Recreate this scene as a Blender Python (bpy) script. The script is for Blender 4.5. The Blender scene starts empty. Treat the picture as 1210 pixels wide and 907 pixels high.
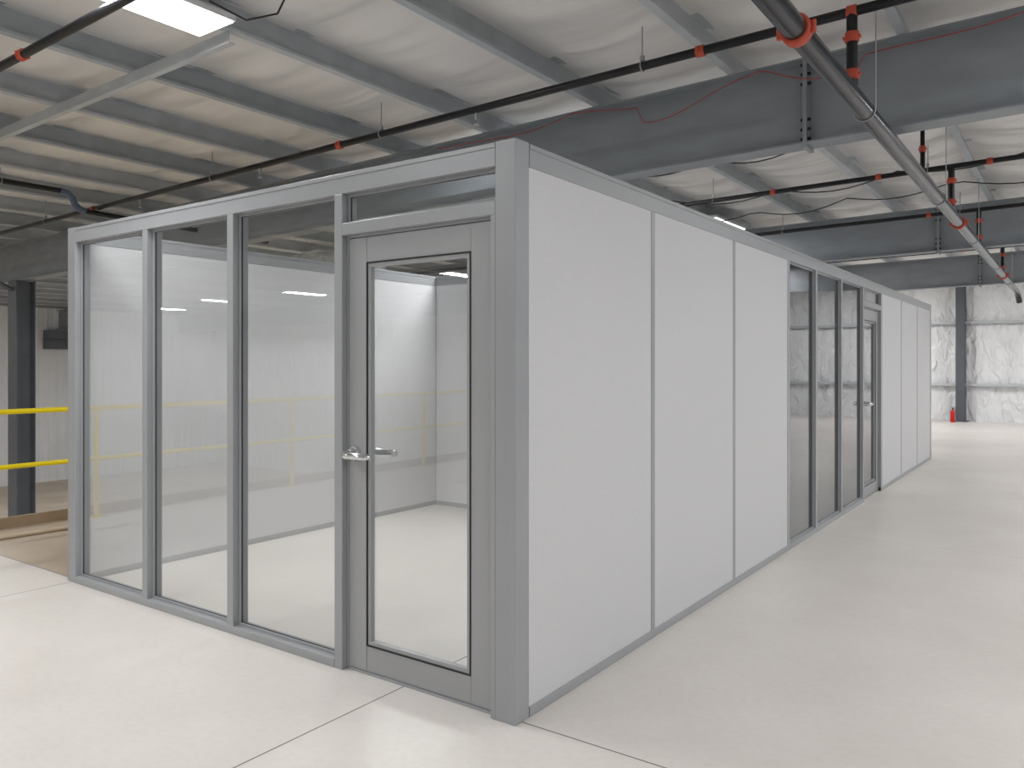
import bpy, math, random
from mathutils import Vector
random.seed(4)
S=bpy.context.scene
COL=S.collection
# ------------------------------------------------------------ materials
def lin(c):
    return tuple(((v/255)/12.92 if v/255<=0.04045 else ((v/255+0.055)/1.055)**2.4) for v in c)+(1,)
def mat(name,rgb,rough=0.5,metal=0.0,noise=0.0,nscale=8,bump=0.0,bscale=40,spec=0.5,stretch=(1,1,1)):
    m=bpy.data.materials.new(name); m.use_nodes=True
    nt=m.node_tree; b=nt.nodes['Principled BSDF']
    b.inputs['Roughness'].default_value=rough; b.inputs['Metallic'].default_value=metal
    b.inputs['Specular IOR Level'].default_value=spec
    c=lin(rgb); b.inputs['Base Color'].default_value=c
    tc=nt.nodes.new('ShaderNodeTexCoord'); mp=nt.nodes.new('ShaderNodeMapping')
    mp.inputs['Scale'].default_value=stretch
    nt.links.new(tc.outputs['Object'],mp.inputs['Vector'])
    if noise>0:
        n=nt.nodes.new('ShaderNodeTexNoise'); n.inputs['Scale'].default_value=nscale; n.inputs['Detail'].default_value=5
        nt.links.new(mp.outputs['Vector'],n.inputs['Vector'])
        r=nt.nodes.new('ShaderNodeValToRGB')
        r.color_ramp.elements[0].position=0.3; r.color_ramp.elements[1].position=0.7
        r.color_ramp.elements[0].color=tuple(v*(1-noise) for v in c[:3])+(1,)
        r.color_ramp.elements[1].color=tuple(min(1,v*(1+noise)) for v in c[:3])+(1,)
        nt.links.new(n.outputs['Fac'],r.inputs['Fac']); nt.links.new(r.outputs['Color'],b.inputs['Base Color'])
    if bump>0:
        n2=nt.nodes.new('ShaderNodeTexNoise'); n2.inputs['Scale'].default_value=bscale; n2.inputs['Detail'].default_value=4
        nt.links.new(mp.outputs['Vector'],n2.inputs['Vector'])
        bp=nt.nodes.new('ShaderNodeBump'); bp.inputs['Strength'].default_value=bump; bp.inputs['Distance'].default_value=0.02
        nt.links.new(n2.outputs['Fac'],bp.inputs['Height']); nt.links.new(bp.outputs['Normal'],b.inputs['Normal'])
    return m
M={}
M['alu']=mat('gray_painted_aluminium',(163,166,169),0.36,0.1,0.02,3)
M['door']=mat('gray_door_finish',(166,168,170),0.4,0.08,0.02,3)
M['gasket']=mat('black_rubber',(34,36,38),0.6)
M['steel']=mat('gray_painted_steel',(140,146,151),0.5,0.03,0.1,2.5,stretch=(1,1,3))
M['steel_d']=mat('dark_gray_steel',(92,97,104),0.5,0.03,0.1,2)
M['purlin']=mat('galvanised_purlin',(188,193,197),0.42,0.12,0.08,5)
M['purlin_g']=mat('gray_primer_purlin',(172,178,182),0.5,0.08,0.08,5)
M['pipe']=mat('black_pipe',(24,24,27),0.3,0.3,0.1,10)
M['pipe_g']=mat('dark_gray_pipe',(54,55,59),0.22,0.45,0.1,10)
M['red']=mat('orange_red_coupling',(182,70,46),0.5)
M['redcable']=mat('red_cable',(165,72,66),0.5)
M['bolt']=mat('dark_bolt',(45,42,42),0.5,0.5)
M['chrome']=mat('satin_chrome',(218,220,222),0.16,1.0)
M['yellow']=mat('yellow_paint',(246,222,6),0.4)
M['wood']=mat('pale_timber',(214,198,172),0.7,0,0.15,6,stretch=(8,1,8))
M['toe']=mat('brown_toe_board',(168,148,122),0.7,0,0.15,3)
M['white']=mat('white_enamel',(225,226,228),0.4)
M['galv']=mat('galvanised_rod',(170,172,175),0.4,0.5)
M['girt']=mat('pale_gray_girt',(200,205,208),0.45,0.1)
M['ext_red']=mat('extinguisher_red',(200,25,22),0.3)
M['duct']=mat('galvanised_duct',(205,210,214),0.3,0.5,0.1,12)
M['lowfloor']=mat('bare_concrete',(204,192,176),0.7,0,0.12,1.2)
M['wire']=mat('black_wire',(20,20,22),0.5)

def panelmat():
    m=mat('white_wall_panel',(212,213,216),0.6,0,0.0)
    nt=m.node_tree; b=nt.nodes['Principled BSDF']; N=nt.nodes; L=nt.links
    geo=N.new('ShaderNodeNewGeometry'); mp=N.new('ShaderNodeMapping'); mp.inputs['Scale'].default_value=(190,190,190)
    L.new(geo.outputs['Position'],mp.inputs['Vector'])
    n=N.new('ShaderNodeTexNoise'); n.inputs['Scale'].default_value=1.0; n.inputs['Detail'].default_value=2
    L.new(mp.outputs['Vector'],n.inputs['Vector'])
    r=N.new('ShaderNodeValToRGB'); r.color_ramp.elements[0].position=0.3; r.color_ramp.elements[1].position=0.7
    r.color_ramp.elements[0].color=lin((208,209,211)); r.color_ramp.elements[1].color=lin((218,219,221))
    L.new(n.outputs['Fac'],r.inputs['Fac']); L.new(r.outputs['Color'],b.inputs['Base Color'])
    bp=N.new('ShaderNodeBump'); bp.inputs['Strength'].default_value=0.25; bp.inputs['Distance'].default_value=0.003
    L.new(n.outputs['Fac'],bp.inputs['Height']); L.new(bp.outputs['Normal'],b.inputs['Normal'])
    return m
M['panel']=panelmat()

def emis(name,rgb,st):
    m=bpy.data.materials.new(name); m.use_nodes=True; nt=m.node_tree
    b=nt.nodes['Principled BSDF']; b.inputs['Base Color'].default_value=(0.9,0.9,0.9,1)
    b.inputs['Emission Color'].default_value=lin(rgb); b.inputs['Emission Strength'].default_value=st
    m.cycles.emission_sampling='NONE'
    return m
M['led']=emis('led_diffuser',(255,254,252),4)

def glassmat(name,tint,base):
    m=bpy.data.materials.new(name); m.use_nodes=True; nt=m.node_tree
    for n in list(nt.nodes):
        if n.type!='OUTPUT_MATERIAL': nt.nodes.remove(n)
    out=[n for n in nt.nodes if n.type=='OUTPUT_MATERIAL'][0]
    lw=nt.nodes.new('ShaderNodeLayerWeight'); lw.inputs['Blend'].default_value=0.5
    p=nt.nodes.new('ShaderNodeMath'); p.operation='POWER'; p.inputs[1].default_value=4.6
    nt.links.new(lw.outputs['Facing'],p.inputs[0])
    ma=nt.nodes.new('ShaderNodeMath'); ma.operation='MULTIPLY_ADD'; ma.inputs[1].default_value=1.0-base; ma.inputs[2].default_value=base
    nt.links.new(p.outputs[0],ma.inputs[0])
    t=nt.nodes.new('ShaderNodeBsdfTransparent'); t.inputs['Color'].default_value=tint
    g=nt.nodes.new('ShaderNodeBsdfGlossy'); g.inputs['Roughness'].default_value=0.0; g.inputs['Color'].default_value=(1,1,1,1)
    mx=nt.nodes.new('ShaderNodeMixShader')
    nt.links.new(ma.outputs[0],mx.inputs['Fac']); nt.links.new(t.outputs[0],mx.inputs[1]); nt.links.new(g.outputs[0],mx.inputs[2])
    nt.links.new(mx.outputs[0],out.inputs['Surface'])
    return m
M['glass']=glassmat('clear_glass',(0.982,0.990,0.987,1),0.08)
M['glass_t']=glassmat('gray_tinted_glass',(0.25,0.265,0.27,1),0.17)

def floormat():
    m=bpy.data.materials.new('sealed_concrete_floor'); m.use_nodes=True; nt=m.node_tree
    b=nt.nodes['Principled BSDF']; L=nt.links; N=nt.nodes
    geo=N.new('ShaderNodeNewGeometry'); sep=N.new('ShaderNodeSeparateXYZ'); L.new(geo.outputs['Position'],sep.inputs[0])
    def math_(op,a,bv=None,c=None):
        n=N.new('ShaderNodeMath'); n.operation=op
        for i,v in enumerate((a,bv,c)):
            if v is None: continue
            if isinstance(v,(int,float)): n.inputs[i].default_value=v
            else: L.new(v,n.inputs[i])
        return n.outputs[0]
    def joint(sock,off,per,w):
        a=math_('SUBTRACT',sock,off-per/2); a=math_('FLOORED_MODULO',a,per); a=math_('SUBTRACT',a,per/2); a=math_('ABSOLUTE',a)
        return math_('LESS_THAN',a,w)
    jx=joint(sep.outputs['X'],-0.66,3.1,0.0035); jy=joint(sep.outputs['Y'],0.05,4.57,0.0035)
    j=math_('MAXIMUM',jx,jy)
    far=math_('GREATER_THAN',sep.outputs['Y'],2.0); fk=math_('MULTIPLY_ADD',far,-0.6,0.95); j=math_('MULTIPLY',j,fk)
    n1=N.new('ShaderNodeTexNoise'); n1.inputs['Scale'].default_value=0.6; n1.inputs['Detail'].default_value=6; n1.inputs['Roughness'].default_value=0.6
    L.new(geo.outputs['Position'],n1.inputs['Vector'])
    r=N.new('ShaderNodeValToRGB'); r.color_ramp.elements[0].position=0.32; r.color_ramp.elements[1].position=0.68
    r.color_ramp.elements[0].color=lin((214,209,204)); r.color_ramp.elements[1].color=lin((228,224,219))
    L.new(n1.outputs['Fac'],r.inputs['Fac'])
    n2=N.new('ShaderNodeTexNoise'); n2.inputs['Scale'].default_value=28; n2.inputs['Detail'].default_value=5
    L.new(geo.outputs['Position'],n2.inputs['Vector'])
    r2=N.new('ShaderNodeValToRGB'); r2.color_ramp.elements[0].position=0.25; r2.color_ramp.elements[0].color=(0.955,0.952,0.948,1); r2.color_ramp.elements[1].position=0.55; r2.color_ramp.elements[1].color=(1,1,1,1)
    L.new(n2.outputs['Fac'],r2.inputs['Fac'])
    mu=N.new('ShaderNodeMix'); mu.data_type='RGBA'; mu.blend_type='MULTIPLY'; mu.inputs[0].default_value=1
    L.new(r.outputs['Color'],mu.inputs[6]); L.new(r2.outputs['Color'],mu.inputs[7])
    a=math_('LESS_THAN',sep.outputs['X'],-3.9); c=math_('GREATER_THAN',sep.outputs['Y'],0.05); t=math_('MULTIPLY',a,c)
    n3=N.new('ShaderNodeTexNoise'); n3.inputs['Scale'].default_value=1.6; n3.inputs['Detail'].default_value=6
    L.new(geo.outputs['Position'],n3.inputs['Vector'])
    r3=N.new('ShaderNodeValToRGB'); r3.color_ramp.elements[0].color=lin((168,152,134)); r3.color_ramp.elements[1].color=lin((208,194,177))
    L.new(n3.outputs['Fac'],r3.inputs['Fac'])
    m2=N.new('ShaderNodeMix'); m2.data_type='RGBA'; L.new(t,m2.inputs[0]); L.new(mu.outputs[2],m2.inputs[6]); L.new(r3.outputs['Color'],m2.inputs[7])
    m3=N.new('ShaderNodeMix'); m3.data_type='RGBA'; L.new(j,m3.inputs[0]); L.new(m2.outputs[2],m3.inputs[6]); m3.inputs[7].default_value=lin((88,82,76))
    L.new(m3.outputs[2],b.inputs['Base Color']); b.inputs['Roughness'].default_value=0.40; b.inputs['Specular IOR Level'].default_value=0.38
    return m
M['floor']=floormat()

def vinyl(name,rgb,scale,stretch,strength,rough=0.35,dist=0.12,detail=3,distort=0.5):
    m=mat(name,rgb,rough,0,0.05,1.5)
    nt=m.node_tree; b=nt.nodes['Principled BSDF']; N=nt.nodes; L=nt.links
    geo=N.new('ShaderNodeNewGeometry'); mp=N.new('ShaderNodeMapping'); mp.inputs['Scale'].default_value=stretch
    L.new(geo.outputs['Position'],mp.inputs['Vector'])
    n=N.new('ShaderNodeTexNoise'); n.inputs['Scale'].default_value=scale; n.inputs['Detail'].default_value=detail; n.inputs['Distortion'].default_value=distort
    L.new(mp.outputs['Vector'],n.inputs['Vector'])
    bp=N.new('ShaderNodeBump'); bp.inputs['Strength'].default_value=strength; bp.inputs['Distance'].default_value=dist
    L.new(n.outputs['Fac'],bp.inputs['Height']); L.new(bp.outputs['Normal'],b.inputs['Normal'])
    return m
M['ceilvinyl']=vinyl('white_vinyl_roof_insulation',(224,222,219),1.1,(0.5,2.2,1),0.5,0.28,0.16,1.5,0.2)
M['wallvinyl']=vinyl('white_vinyl_wall_insulation',(242,244,246),2.2,(2.0,1,0.9),0.9,0.25,0.16,3,1.0)
M['eastvinyl']=vinyl('gray_white_wall_insulation',(196,199,202),2.2,(1,1.5,0.6),0.5,0.35)
M['corr']=mat('white_liner_sheet',(232,235,238),0.5,0,0.04,1)

# ------------------------------------------------------------ geometry
class G:
    def __init__(s): s.v=[]; s.f=[]; s.sm=[]
    def add(s,vs,fs,smooth=False):
        o=len(s.v); s.v+= [tuple(v) for v in vs]
        for f in fs: s.f.append(tuple(i+o for i in f)); s.sm.append(smooth)
        return s
    def box(s,a,b):
        x0,x1=sorted((a[0],b[0]));y0,y1=sorted((a[1],b[1]));z0,z1=sorted((a[2],b[2]))
        return s.add([(x0,y0,z0),(x1,y0,z0),(x1,y1,z0),(x0,y1,z0),(x0,y0,z1),(x1,y0,z1),(x1,y1,z1),(x0,y1,z1)],
          [(0,3,2,1),(4,5,6,7),(0,1,5,4),(1,2,6,5),(2,3,7,6),(3,0,4,7)])
    def shear(s,x0,x1,y0,y1,za0,za1,zb0,zb1):
        return s.add([(x0,y0,za0),(x1,y0,zb0),(x1,y1,zb0),(x0,y1,za0),(x0,y0,za1),(x1,y0,zb1),(x1,y1,zb1),(x0,y1,za1)],
          [(0,3,2,1),(4,5,6,7),(0,1,5,4),(1,2,6,5),(2,3,7,6),(3,0,4,7)])
    def tube(s,pts,r,n=14,caps=True):
        pts=[Vector(p) for p in pts]; rings=[]
        up=None
        for i,p in enumerate(pts):
            d=((pts[i+1]-p) if i==0 else (p-pts[i-1]) if i==len(pts)-1 else ((pts[i+1]-p).normalized()+(p-pts[i-1]).normalized())).normalized()
            if up is None:
                up=Vector((0,0,1)) if abs(d.z)<0.9 else Vector((1,0,0))
            a=(up-d*up.dot(d)).normalized(); b=d.cross(a); up=a
            rr=r[i] if isinstance(r,(list,tuple)) else r
            rings.append([p+(a*math.cos(t)+b*math.sin(t))*rr for t in [2*math.pi*k/n for k in range(n)]])
        vs=[q for R in rings for q in R]; fs=[]
        for i in range(len(rings)-1):
            for k in range(n):
                k2=(k+1)%n; fs.append((i*n+k,i*n+k2,(i+1)*n+k2,(i+1)*n+k))
        s.add(vs,fs,True)
        if caps:
            s.add(rings[0],[tuple(range(n))[::-1]]); s.add(rings[-1],[tuple(range(n))])
        return s
    def torus(s,c,axis,R,r,n=20,m=8):
        c=Vector(c); ax=Vector(axis).normalized(); u=ax.orthogonal().normalized(); w=ax.cross(u)
        vs=[];fs=[]
        for i in range(n):
            t=2*math.pi*i/n; d=u*math.cos(t)+w*math.sin(t)
            for j in range(m):
                q=2*math.pi*j/m; vs.append(c+d*(R+r*math.cos(q))+ax*r*math.sin(q))
        for i in range(n):
            for j in range(m):
                fs.append((i*m+j,((i+1)%n)*m+j,((i+1)%n)*m+(j+1)%m,i*m+(j+1)%m))
        return s.add(vs,fs,True)
WL={}
def tag(o,**k):
    for a,v in k.items():
        if v: o[a]=v
    return o
def obj(g,name,m,parent=None,bevel=0,**k):
    me=bpy.data.meshes.new(name)
    vs=[Vector(v) for v in g.v]
    lo=Vector((min(v.x for v in vs),min(v.y for v in vs),min(v.z for v in vs)))
    hi=Vector((max(v.x for v in vs),max(v.y for v in vs),max(v.z for v in vs)))
    c=(lo+hi)/2; c.z=lo.z
    me.from_pydata([v-c for v in vs],[],g.f); me.update()
    for p,sm in zip(me.polygons,g.sm): p.use_smooth=sm
    me.materials.append(m)
    o=bpy.data.objects.new(name,me); COL.objects.link(o)
    pw=WL[parent.name] if parent else Vector((0,0,0))
    if parent: o.parent=parent
    o.location=c-pw; WL[o.name]=c
    if bevel:
        md=o.modifiers.new('bevel','BEVEL'); md.width=bevel; md.segments=2; md.limit_method='ANGLE'
    tag(o,**k); return o
def empty(name,loc,parent=None,**k):
    o=bpy.data.objects.new(name,None); COL.objects.link(o); o.empty_display_size=0.1
    pw=WL[parent.name] if parent else Vector((0,0,0))
    if parent:o.parent=parent
    o.location=Vector(loc)-pw; WL[o.name]=Vector(loc); tag(o,**k); return o

# ------------------------------------------------------------ shell
XL,XR,YN,YF=-26.0,9.0,-16.0,21.3
SL=0.0168
def zb(x): return 3.12+SL*(x-1.6)     # rafter underside
def zt(x): return 3.74+SL*(x-1.6)     # rafter top / purlin underside
PH=0.2
st=dict(kind='structure')
obj(G().box((-6.15,YN,-0.25),(XR,YF,0)),'floor',M['floor'],**st)
obj(G().box((XL,YN,-2.6),(XR,YF,-2.4)),'floor_lower',M['lowfloor'],**st)
obj(G().box((-6.2,YN,-2.4),(-6.15,YF,0)),'wall_under_platform',M['corr'],**st)
def quilted():
    g=G(); nx=420; nz=16
    x0,x1,z0,z1=-6.2,XR,0,4.3
    vs=[];fs=[]
    for i in range(nx+1):
        x=x0+(x1-x0)*i/nx
        ph=((x-0.4)/1.25)%1.0
        for k in range(nz+1):
            z=z0+(z1-z0)*k/nz
            puff=0.05*abs(math.sin(math.pi*ph))**0.6
            puff+=0.012*math.sin(9*x+3*math.sin(2.1*z))*math.sin(2.7*z+x)
            vs.append((x,YF-puff,z))
    for i in range(nx):
        for k in range(nz):
            a=i*(nz+1)+k; fs.append((a,a+1,a+nz+2,a+nz+1))
    g.add(vs,fs,True); return g
obj(quilted(),'wall_north',M['wallvinyl'],**st)
obj(G().box((-6.2,YF+0.02,-2.5),(XR,YF+0.1,4.3)),'wall_north_sheet',M['corr'],**st)
obj(G().box((XL,YF,-2.5),(-6.2,YF+0.1,4.3)),'wall_northwest',M['corr'],**st)
g=G(); n=int((YF-YN)/0.3); vs=[];fs=[]
ys=[]
for i in range(n):
    y=YN+i*0.3
    ys+= [(y,0),(y+0.18,0),(y+0.21,0.03),(y+0.27,0.03)]
ys.append((YF,0))
for (y,d) in ys: vs+=[(XL+d,y,-2.4),(XL+d,y,4.0)]
for i in range(len(ys)-1): fs.append((2*i,2*i+2,2*i+3,2*i+1))
obj(g.add(vs,fs),'wall_west',M['corr'],**st)
obj(G().box((XR,YN,-0.25),(XR+0.1,YF,4.4)),'wall_east',M['eastvinyl'],**st)
obj(G().box((XL,YN-0.1,-2.6),(XR,YN,4.4)),'wall_south',M['wallvinyl'],**st)
# ceiling insulation draped over purlins
PX=[-0.28+1.18*k for k in range(-21,8)]
g=G(); vs=[];fs=[]
nx=int((XR-XL)/0.118); ny=int((YF-YN)/0.10)
for i in range(nx+1):
    x=XL+(XR-XL)*i/nx
    ph=((x+0.28)/1.18)%1.0
    for j in range(ny+1):
        y=YN+(YF-YN)*j/ny
        s1=math.sin(math.pi*ph)
        sag=0.075*s1
        seam=1.0-0.75*math.exp(-((((y-0.3)/1.52)%1.0-0.5)/0.05)**2)
        w=0.014*math.sin(2.6*y+1.3*math.sin(x*1.7+y*0.4))*s1+0.007*math.sin(8.1*y+2.0*math.sin(x*2.3)+x)*s1
        vs.append((x,y,zt(x)+PH+0.004-sag*seam+w))
for i in range(nx):
    for j in range(ny):
        a=i*(ny+1)+j; fs.append((a,a+1,a+ny+2,a+ny+1))
obj(g.add(vs,fs,True),'ceiling',M['ceilvinyl'],**st)
obj(G().shear(XL,XR,YN,YF,zt(XL)+PH+0.05,zt(XL)+PH+0.1,zt(XR)+PH+0.05,zt(XR)+PH+0.1),'ceiling_roof_sheet',M['corr'],**st)

for i,px in enumerate(PX):
    z0=zt(px)+0.004; z1=z0+PH-0.004
    g=G()
    g.box((px,YN+0.02,z0),(px+0.004,YF-0.06,z1))
    g.box((px+0.004,YN+0.02,z0),(px+0.065,YF-0.06,z0+0.004))
    g.box((px+0.061,YN+0.02,z0+0.004),(px+0.065,YF-0.06,z0+0.022))
    g.box((px+0.004,YN+0.02,z1-0.004),(px+0.065,YF-0.06,z1))
    obj(g,'roof_purlin',M['purlin'] if i%2 else M['purlin_g'],label='long galvanised steel channel purlin under white roof insulation',category='roof purlin',group='roof purlins')
y=0.43
g=G(); x0,x1=-9.0,-2.58
g.shear(x0,x1,y,y+0.005,zt(x0)-0.075,zt(x0)+0.0,zt(x1)-0.075,zt(x1)+0.0)
g.shear(x0,x1,y,y+0.05,zt(x0)-0.08,zt(x0)-0.075,zt(x1)-0.08,zt(x1)-0.075)
obj(g,'roof_strut',M['purlin'],label='galvanised steel channel strut fixed beneath the purlins',category='roof strut')

def rafter(y,xa=XL+0.3,xb=XR-0.05,splices=()):
    r=empty('roof_rafter',(0,y,zb(0)),label='deep gray painted steel I-beam rafter carrying the purlins',category='steel beam',group='roof rafters')
    g=G()
    g.shear(xa,xb,y-0.005,y+0.005,zb(xa)+0.012,zt(xa)-0.012,zb(xb)+0.012,zt(xb)-0.012)
    g.shear(xa,xb,y-0.1,y+0.1,zb(xa),zb(xa)+0.012,zb(xb),zb(xb)+0.012)
    g.shear(xa,xb,y-0.1,y+0.1,zt(xa)-0.012,zt(xa),zt(xb)-0.012,zt(xb))
    obj(g,'beam_body',M['steel'],r)
    for x in splices:
        for s in (-1,1):
            obj(G().box((x+s*0.0005,y-0.098,zb(x)-0.03),(x+s*0.014,y+0.098,zt(x)+0.0)),'splice_plate',M['steel'],r)
        for k in range(6):
            zz=zb(x)+[0.04,0.11,0.18,0.44,0.51,0.58][k]
            obj(G().tube([(x-0.035,y-0.06,zz),(x+0.035,y-0.06,zz)],0.012,6),'bolt',M['bolt'],r)
    return r
rafter(3.3,splices=(0.29,))
rafter(10.0,splices=(0.29,-5.6)); rafter(15.9,splices=(0.29,)); rafter(-2.9); rafter(-14.2)

def column(x,y,z0,z1,w,label,brace=False):
    c=empty('steel_column',(x,y,z0),label=label,category='steel column')
    g=G(); t=0.012
    g.box((x-w/2,y-w/2,z0+0.02),(x+w/2,y-w/2+t,z1)); g.box((x-w/2,y+w/2-t,z0+0.02),(x+w/2,y+w/2,z1)); g.box((x-0.005,y-w/2+t,z0+0.02),(x+0.005,y+w/2-t,z1))
    obj(g,'column_shaft',M['steel_d'],c)
    obj(G().box((x-w/2-0.06,y-w/2-0.06,z0),(x+w/2+0.06,y+w/2+0.06,z0+0.02)),'base_plate',M['steel_d'],c)
    if brace:
        obj(G().tube([(x,y-w/2-0.01,z1-0.15),(x,y-w/2-1.5,z1+0.61)],0.035,4),'knee_brace',M['steel_d'],c)
column(-12.4,3.3,-2.4,zb(-12.4)-0.002,0.3,'dark gray steel column standing below the rafter past the yellow railing',True)
column(-12.4,10.0,-2.4,zb(-12.4)-0.002,0.3,'dark gray steel column standing past the yellow railing')
column(-0.6,21.05,0,zt(-0.6),0.22,'dark gray steel column against the white insulated wall')
for z in (0.92,2.55):
    g=G(); g.box((-6.1,21.13,z),(XR-0.1,21.2,z+0.004)); g.box((-6.1,21.13,z),(XR-0.1,21.134,z+0.07)); g.box((-6.1,21.13,z+0.07),(XR-0.1,21.2,z+0.074))
    obj(g,'wall_girt',M['girt'],label='horizontal pale gray girt across the white insulated wall',category='wall girt',group='wall girts')
    g=G(); g.box((XR-0.08,YN+0.1,z),(XR-0.01,YF-0.2,z+0.004)); g.box((XR-0.084,YN+0.1,z),(XR-0.08,YF-0.2,z+0.07)); g.box((XR-0.08,YN+0.1,z+0.07),(XR-0.01,YF-0.2,z+0.074))
    obj(g,'wall_girt',M['steel'],label='horizontal gray girt across the white insulated wall',category='wall girt',group='wall girts')
for yy in (3.3,10.0,15.9): column(8.7,yy,0,zb(8.7)-0.002,0.25,'dark gray steel column against the white insulated wall')
obj(G().box((XL+0.1,9.6,2.35),(XL+0.5,YF-0.1,2.62)).box((XL+0.08,9.6,2.0),(XL+0.2,YF-0.1,2.352)),'wall_girder',M['steel_d'],label='dark steel girder running along the white ribbed wall',category='steel beam')

# ------------------------------------------------------------ modular office
H=2.44; T=0.10; W=3.81; LEN=11.45
off=empty('modular_office',(-W/2,LEN/2,0),label='gray framed modular office with white panels and glass fronts',category='modular office')
def FR(s,d,z): return (-s,d,z)
def RT(s,d,z): return (-d,s,z)
def LF(s,d,z): return (-W+d,s,z)
def PT(s,d,z): return (-s,3.76+d,z)
def BK(s,d,z): return (-s,LEN-d,z)
def bx(F,s0,s1,d0,d1,z0,z1,g=None):
    g=g or G(); return g.box(F(s0,d0,z0),F(s1,d1,z1))
BV=0.003
def post(F,s0,s1,name='mullion',z0=0,z1=H-0.1,d0=0,d1=T):
    obj(bx(F,s0,s1,d0,d1,z0,z1),name,M['alu'],off,BV)
def rails(F,s0,s1,base=None):
    g=bx(F,s0,s1,0.0,T,H-0.10,H-0.022)
    bx(F,s0,s1,-0.003,T+0.003,H-0.022,H,g)
    obj(g,'top_rail',M['alu'],off,0.002)
    for a,b in (base or [(s0,s1)]):
        obj(bx(F,a,b,-0.002,T+0.002,0,0.045),'base_rail',M['alu'],off,BV)
def panel(F,s0,s1):
    obj(bx(F,s0,s1,0.004,T-0.004,0.045,H-0.10),'wall_panel',M['panel'],off)
def batten(F,s0,s1):
    obj(bx(F,s0,s1,0.001,T-0.001,0.045,H-0.10),'panel_joint_strip',M['alu'],off,0.0008)
def frame4(F,s0,s1,z0,z1,w,d0,d1):
    g=G()
    bx(F,s0,s0+w,d0,d1,z0,z1,g); bx(F,s1-w,s1,d0,d1,z0,z1,g)
    bx(F,s0+w,s1-w,d0,d1,z0,z0+w,g); bx(F,s0+w,s1-w,d0,d1,z1-w,z1,g)
    return g
def glazing(F,s0,s1,z0,z1,gd=0.05,gm='glass'):
    obj(frame4(F,s0,s1,z0,z1,0.014,gd-0.014,gd-0.004),'glazing_bead',M['alu'],off,0.001)
    obj(frame4(F,s0,s1,z0,z1,0.014,gd+0.004,gd+0.014),'glazing_bead',M['alu'],off,0.001)
    obj(frame4(F,s0,s1,z0,z1,0.0155,gd-0.004,gd+0.004),'gasket',M['gasket'],off)
    obj(bx(F,s0+0.015,s1-0.015,gd-0.003,gd+0.003,z0+0.015,z1-0.015),'window_pane',M[gm],off)
def door(F,s0,s1,latch,gm='glass'):
    obj(frame4(F,s0,s1,0.0,2.135,0.012,0.03,0.095),'door_frame',M['alu'],off,0.001)
    a,b=s0+0.012,s1-0.012; z0,z1=0.014,2.12; d0,d1=0.036,0.082; w=0.122
    D=empty('door',F((a+b)/2,(d0+d1)/2,z0),off)
    obj(bx(F,a,a+w,d0,d1,z0,z1),'door_stile',M['door'],D,0.0015)
    obj(bx(F,b-w,b,d0,d1,z0,z1),'door_stile',M['door'],D,0.0015)
    obj(bx(F,a+w+0.001,b-w-0.001,d0+0.0008,d1-0.0008,z0,z0+w),'door_rail',M['door'],D,0.0015)
    obj(bx(F,a+w+0.001,b-w-0.001,d0+0.0008,d1-0.0008,z1-w,z1),'door_rail',M['door'],D,0.0015)
    obj(frame4(F,a+w,b-w,z0+w,z1-w,0.007,d0-0.003,d0+0.012),'glazing_gasket',M['gasket'],D,0.001)
    obj(frame4(F,a+w+0.001,b-w-0.001,z0+w+0.001,z1-w-0.001,0.024,d0+0.003,d0+0.03),'glazing_frame',M['door'],D,0.001)
    obj(bx(F,a+w+0.02,b-w-0.02,0.056,0.062,z0+w+0.02,z1-w-0.02),'door_glass',M[gm],D)
    sg=1 if latch==s0 else -1
    hs=latch+sg*0.06
    for side,dd in ((-1,d0),(1,d1)):
        g=G(); zz=1.065
        g.tube([F(hs,dd,zz),F(hs,dd+side*0.018,zz)],[0.038,0.035],24)
        g.tube([F(hs,dd+side*0.012,zz),F(hs,dd+side*0.045,zz)],[0.030,0.025],16)
        pts=[F(hs,dd+side*0.02,zz),F(hs,dd+side*0.058,zz),F(hs+sg*0.004,dd+side*0.072,zz),F(hs+sg*0.02,dd+side*0.08,zz),F(hs+sg*0.07,dd+side*0.08,zz-0.002),F(hs+sg*0.14,dd+side*0.078,zz-0.003),F(hs+sg*0.153,dd+side*0.06,zz-0.003)]
        g.tube(pts,[0.019,0.021,0.0225,0.0215,0.019,0.0175,0.014],16)
        obj(g,'door_handle',M['chrome'],D,label='satin chrome lever handle with round rose')
    obj(bx(F,latch+sg*0.0125,latch+sg*0.014,0.045,0.07,0.95,1.17),'latch_plate',M['chrome'],D)
    hinge=s1 if latch==s0 else s0
    for z in (0.25,1.07,1.9):
        obj(G().tube([F(hinge-sg*0.012,0.028,z),F(hinge-sg*0.012,0.028,z+0.1)],0.006,10),'hinge',M['alu'],D)

post(FR,0.0,0.105,'corner_post',0,H+0.004)
post(FR,W-0.105,W,'corner_post',0,H+0.004)
rails(FR,0.105,W-0.105,[(1.10,W-0.105)])
for a,b in ((1.045,1.10),(1.925,1.981),(2.80,2.857)): post(FR,a,b)
glazing(FR,1.10,1.925,0.045,H-0.10); glazing(FR,1.981,2.80,0.045,H-0.10); glazing(FR,2.857,W-0.105,0.045,H-0.10)
obj(bx(FR,0.105,1.045,0,T,2.135,2.195),'door_header',M['alu'],off,BV)
glazing(FR,0.105,1.045,2.195,H-0.10)
obj(bx(FR,0.105,0.130,0.0,T,0,2.135),'door_jamb',M['alu'],off,0.002)
door(FR,0.130,1.045,1.045)
rails(RT,0.105,LEN-0.105,[(0.105,6.585),(7.50,LEN-0.105)])
post(RT,LEN-0.105,LEN,'corner_post',0,H+0.004)
panel(RT,0.105,1.29);batten(RT,1.29,1.335);panel(RT,1.335,2.555);batten(RT,2.555,2.60);panel(RT,2.60,3.79)
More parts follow.
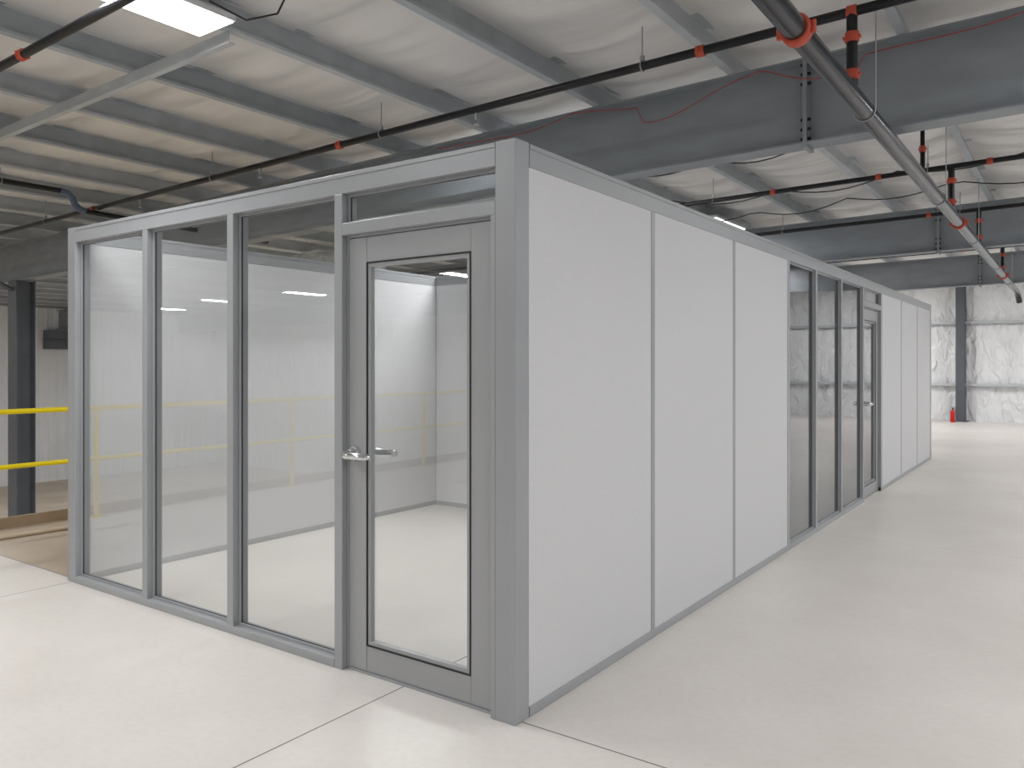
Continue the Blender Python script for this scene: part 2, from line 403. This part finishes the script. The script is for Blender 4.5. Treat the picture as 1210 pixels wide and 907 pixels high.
for a,b in ((3.79,3.85),(4.63,4.685),(5.56,5.615),(6.53,6.585),(7.50,7.58)): post(RT,a,b)
glazing(RT,3.85,4.63,0.045,H-0.1,0.035,gm='glass_t');glazing(RT,4.685,5.56,0.045,H-0.1,0.035,gm='glass_t');glazing(RT,5.615,6.53,0.045,H-0.1,0.035,gm='glass_t')
obj(bx(RT,6.585,7.50,0,T,2.135,2.195),'door_header',M['alu'],off,BV)
glazing(RT,6.585,7.50,2.195,H-0.1,0.035,gm='glass_t')
door(RT,6.585,7.50,6.585,gm='glass_t')
panel(RT,7.58,8.82);batten(RT,8.82,8.865);panel(RT,8.865,10.09);batten(RT,10.09,10.135);panel(RT,10.135,LEN-0.105)
rails(LF,0.105,LEN-0.105); post(LF,LEN-0.105,LEN,'corner_post',0,H+0.004)
ed=[0.105,1.31,2.555,3.76,3.86,5.08,6.32,7.56,8.80,10.04,LEN-0.105]
for i in range(len(ed)-1):
    if i==3: post(LF,3.76,3.86); continue
    a=ed[i]+(0.0 if i in(0,4) else 0.045); panel(LF,a,ed[i+1])
    if i not in (0,4): batten(LF,ed[i],ed[i]+0.045)
for F in (PT,BK):
    rails(F,T+0.002,W-T-0.002 if F is PT else W-0.107)
    a0=T+0.002; a1=W-T-0.002
    xs=[a0,1.30,2.53,a1]
    for i in range(3):
        panel(F,xs[i]+(0.045 if i else 0),xs[i+1])
        if i: batten(F,xs[i],xs[i]+0.045)

# ------------------------------------------------------------ sprinkler piping
NET=empty('sprinkler_pipework',(0.87,2.03,3.0),label='dark steel sprinkler pipework with orange-red couplings hung from the roof',category='sprinkler pipes')
def coupling(p,axis,r,par):
    p=Vector(p); ax=Vector(axis).normalized(); w=0.022+r*0.2
    g=G(); g.tube([p-ax*w,p-ax*w*0.9,p+ax*w*0.9,p+ax*w],[r*1.12,r*1.28,r*1.28,r*1.12],20)
    side=ax.cross(Vector((0,0,1))) if abs(ax.z)<0.9 else Vector((1,0,0))
    side.normalize(); o=ax.cross(side)
    for s in (-1,1):
        c=p+side*s*r*1.38
        g.tube([c-o*r*0.5,c+o*r*0.5],r*0.25,8)
    obj(g,'pipe_coupling',M['red'],par,label='orange-red grooved pipe coupling')
def hanger(p,axis,r,ztop,par):
    g=G(); g.torus(p,axis,r+0.006,0.004,20,6)
    g.tube([(p[0],p[1],p[2]+r+0.006),(p[0],p[1],ztop)],0.0045,8)
    g.box((p[0]-0.012,p[1]-0.012,p[2]+r+0.008),(p[0]+0.012,p[1]+0.012,p[2]+r+0.04))
    obj(g,'pipe_hanger',M['galv'],par)
def head(p,par):
    x,y,z=p; g=G(); g.tube([(x,y,z),(x,y,z-0.05)],0.011,10); g.tube([(x,y,z-0.085),(x,y,z-0.088)],0.02,12)
    g.tube([(x-0.012,y,z-0.05),(x-0.016,y,z-0.07),(x-0.004,y,z-0.086)],0.003,6); g.tube([(x+0.012,y,z-0.05),(x+0.016,y,z-0.07),(x+0.004,y,z-0.086)],0.003,6)
    obj(g,'sprinkler_head',M['galv'],par)
def zB(x): return 3.452+0.018*(x+0.34)
def linepipe(y,x0,x1,r,zf,coups,hangs,heads):
    P=empty('branch_pipe',(x0,y,zf(x0)),NET)
    obj(G().tube([(x0,y,zf(x0)),(x1,y,zf(x1))],r,18),'pipe_body',M['pipe'],P)
    for x in coups: coupling((x,y,zf(x)),(1,0,0.018),r,P)
    for x in hangs: hanger((x,y,zf(x)),(1,0,0),r,zt(x)+0.004,P)
    for x in heads: head((x,y,zf(x)-r),P)
linepipe(2.03,-16,7,0.028,zB,[0.87,-0.02,-3.3,-7.5,-11],[-0.42,-2.80,-5.16,-8.7,-12.24,1.95],[-1.8,-4.4,-6.5])
linepipe(-0.37,-14,5,0.028,lambda x:3.5+0.018*(x+3),[-3.62,-6.8,0.9],[-4.9,-9.7,0.7],[])
linepipe(6.3,-12,5,0.026,zB,[-0.9,0.2,1.2],[-1.6,0.66,-5.16],[])
linepipe(9.0,-10,5,0.026,zB,[0.3],[0.66,-1.6],[])
linepipe(12.9,-10,5,0.026,zB,[0.3],[0.66,-1.6],[])
P=empty('main_pipe',(0.87,-8,3.0),NET)
obj(G().tube([(0.87,-8,3.0),(0.87,16.6,3.0),(0.87,16.8,2.99),(0.88,16.93,2.93),(0.9,17.0,2.8)],0.054,24),'pipe_body',M['pipe_g'],P)
for y in (0.95,-3.5,6.9,13.0): coupling((0.87,y,3.0),(0,1,0),0.054,P)
for y in (2.35,5.4,8.3,11.5,14.2,-1.5): 
    g=G(); g.torus((0.87,y,3.0),(0,1,0),0.059,0.004,24,6); g.tube([(0.93,y,3.0),(0.932,y,3.4),(0.932,y,zt(0.9)+0.004)],0.004,6)
    obj(g,'pipe_hanger',M['galv'],P)
for y in (2.03,6.3,9.0,12.9):
    obj(G().tube([(0.87,y,3.05),(0.87,y,zB(0.87)-0.02)],0.030,16),'riser',M['pipe'],P)
    for z in (3.12,3.33): coupling((0.87,y,z),(0,0,1),0.030,P)
obj(G().tube([(0.87,4.5,3.05),(0.87,4.5,3.5),(0.75,4.5,3.53),(0.45,4.5,3.53)],0.02,12),'riser',M['pipe'],P)
coupling((0.87,4.5,3.25),(0,0,1),0.02,P)
P=empty('drain_pipe',(-7.4,-0.2,3.42),label='black pipe with blue-gray elbow hung below the purlins',category='pipe')
obj(G().tube([(-7.4,-0.2,3.45),(-7.4,1.62,3.45)],0.03,16),'pipe_body',M['pipe'],P)
obj(G().tube([(-7.4,1.60,3.45),(-7.4,1.68,3.44),(-7.4,1.74,3.39),(-7.4,1.76,3.33),(-7.4,1.81,3.28),(-7.4,1.88,3.26)],0.036,16),'pipe_elbow',mat('blue_gray_plastic',(84,98,120),0.4),P)
obj(G().tube([(-7.4,1.87,3.26),(-7.4,4.4,3.22)],0.03,16),'pipe_body',M['pipe'],P)
g=G(); g.torus((-7.4,1.0,3.45),(0,1,0),0.036,0.004); g.tube([(-7.4,1.0,3.486),(-7.4,1.0,zt(-7.4)+.004)],0.004,6); obj(g,'pipe_hanger',M['galv'],P)

# ------------------------------------------------------------ light fixtures, with unseen fill lights added
LP=42
def fixture(x,y,k=1.0):
    z=3.6+SL*(x+2.5); w,l=0.38,1.22
    F=empty('ceiling_or_fill_light',(x,y,z),label='white rectangular LED ceiling light hung below the purlins, switched on, in a grid thickened with added fill lights',category='ceiling light',group='linear ceiling lights')
    g=G(); g.box((x-w/2,y-l/2,z+0.012),(x+w/2,y+l/2,z+0.05)); g.box((x-0.06,y-l/2+0.1,z+0.05),(x+0.06,y+l/2-0.1,z+0.085))
    obj(g,'lamp_housing',M['white'],F,0.002)
    t=0.012
    obj(G().box((x-w/2+t,y-l/2+t,z+0.004),(x+w/2-t,y+l/2-t,z+0.012)),'lamp_diffuser',M['led'],F)
    for yy in (y-l/2+0.12,y+l/2-0.12):
        obj(G().tube([(x,yy,z+0.08),(x,yy,zt(x)+PH-0.04)],0.003,6),'hanging_wire',M['galv'],F)
    ld=bpy.data.lights.new('led_or_fill_lamp','AREA'); ld.shape='RECTANGLE'; ld.size=w-2*t; ld.size_y=l-2*t
    ld.energy=LP*k; ld.color=(0.992,0.988,0.995)
    lo=bpy.data.objects.new('led_or_fill_lamp',ld); COL.objects.link(lo); lo.parent=F; lo.location=(0,0,0.0)
    return F
KK={4.3:2.2,-0.31:1.35,8.9:0.45,18.2:2.6}
for y in (-5.2,-2.75,-0.31,4.3,8.9,13.5,18.2,-9.5,-13.0): fixture(-2.51,y,KK.get(y,1.0))  # row follows the visible lights; extra ones behind the camera added for brightness
for y in (-9.5,-5.2,-2.6,-0.3,2.2,4.6,7.0,9.4,12.0,15.0,18.5): fixture(3.6,y,2.6 if y>18 else 0.88)  # unseen row, packed closely to even out light on floor and ceiling
for y in (-3,2.2,7.0,12.0,18): fixture(7.2,y,0.9)  # unseen row added for more light from the east side
fixture(-5.0,4.5,1.6)  # added fill light to brighten the office interior
for (x,y) in ((-9.3,-4.0),(-9.3,-0.6),(-9.3,7.4),(-9.3,12.4),(-9.3,18),(-18,0),(-18,5),(-18,10),(-18,16),(-15,-11.3),(-18.4,-11.1),(-22,-11.5),(-9.3,-11)): fixture(x,y,2.2)  # southwest ones mirror in the front glass; the others are added to brighten the west
obj(G().tube([(-2.3,0.1,3.66),(-2.15,0.25,3.56),(-2.0,0.36,3.6),(-1.9,0.38,3.75),(-1.86,0.38,3.9)],0.006,8),'power_cord',M['wire'],label='black power cord looping down beside the ceiling light',category='cable')
pts=[]
for i in range(130):
    x=-3.2+i*0.06
    sag=0.09*abs(math.sin(x*1.9))+0.02*math.sin(x*5.3)
    pts.append((x,3.3-0.112,zt(x)-0.03-sag*(1.9 if -1<x<0.66 else 0.7)))
obj(G().tube(pts,0.0045,6),'red_cable',M['redcable'],label='thin red cable draped along the top of the rafter',category='cable')
for (y0,x0,x1,z) in ((7.0,-2.5,3.0,3.66),(8.0,-3.0,2.0,3.62),(5.2,-2.5,2.2,3.68)):
    pts=[(x0+(x1-x0)*t/30,y0+0.25*math.sin(t*0.2),z-0.10*abs(math.sin(t/30*math.pi*4))) for t in range(31)]
    obj(G().tube(pts,0.007,6),'ceiling_cable',M['wire'],label='black cable looping between the purlins',category='cable',group='ceiling cables')
P=empty('air_duct',(-7.6,6.1,2.95),label='round galvanised air duct hung under the roof',category='air duct')
g=G(); g.tube([(-8.9,6.1,3.15),(-6.9,6.1,3.15)],0.2,28)
for k in range(10): g.torus((-8.8+k*0.19,6.1,3.15),(1,0,0),0.2,0.006,28,6)
obj(g,'duct_body',M['duct'],P)
for x in (-8.6,-7.3):
    g=G(); g.torus((x,6.1,3.15),(1,0,0),0.212,0.006,28,6); g.tube([(x,6.1,3.36),(x,6.1,zt(x)+.1)],0.004,6)
    obj(g,'duct_hanger',M['galv'],P)

# ------------------------------------------------------------ railing
RX=-6.0
P=empty('safety_railing',(RX,6,0),label='yellow painted steel guard railing along the platform edge',category='railing')
obj(G().tube([(RX,YN+0.2,1.07),(RX,20.9,1.07)],0.024,14),'top_rail',M['yellow'],P)
obj(G().tube([(RX,YN+0.2,0.57),(RX,20.9,0.57)],0.022,14),'middle_rail',M['yellow'],P)
k=-15.6
while k<20.9:
    g=G().tube([(RX,k,0.01),(RX,k,1.05)],0.023,12).box((RX-0.06,k-0.06,0),(RX+0.06,k+0.06,0.01))
    obj(g,'railing_post',M['yellow'],P); k+=2.4
obj(G().box((RX-0.1,YN+0.2,0),(RX-0.065,20.9,0.10)),'toe_board',M['toe'],P)
obj(G().tube([(-5.6,0.2,0.02),(-5.55,1.35,0.02)],0.019,12),'timber_length',M['wood'],label='pale length of timber lying on bare concrete by the railing',category='timber')

# ------------------------------------------------------------ extinguisher
x,y=-0.74,20.6
P=empty('fire_extinguisher',(x,y,0),label='red fire extinguisher standing on the floor by a column',category='fire extinguisher')
obj(G().tube([(x,y,0),(x,y,0.02),(x,y,0.27),(x,y,0.31),(x,y,0.33)],[0.05,0.057,0.057,0.035,0.018],20),'cylinder_body',M['ext_red'],P)
obj(G().tube([(x,y,0.325),(x,y,0.36)],0.016,10).box((x-0.02,y-0.01,0.36),(x+0.07,y+0.01,0.37)).box((x-0.02,y-0.01,0.385),(x+0.065,y+0.01,0.395)).box((x-0.02,y-0.009,0.36),(x-0.005,y+0.009,0.395)),'valve_handle',M['gasket'],P)
obj(G().tube([(x+0.015,y,0.35),(x+0.06,y,0.33),(x+0.08,y,0.25),(x+0.075,y,0.12)],0.008,8),'hose',M['gasket'],P)

# ------------------------------------------------------------ world + camera
w=bpy.data.worlds.new('world'); S.world=w; w.use_nodes=True
w.node_tree.nodes['Background'].inputs[0].default_value=(0.8,0.85,0.9,1); w.node_tree.nodes['Background'].inputs[1].default_value=0.3
cam=bpy.data.cameras.new('camera'); co=bpy.data.objects.new('camera',cam); COL.objects.link(co)
cam.sensor_width=36; cam.lens=936/1210*36; cam.shift_y=-23.5/1210; cam.clip_start=0.05; cam.clip_end=200
co.location=(1.899,-2.682,1.503); co.rotation_euler=(math.radians(90),0,math.radians(35.55))
S.camera=co
S.view_settings.view_transform='Standard'
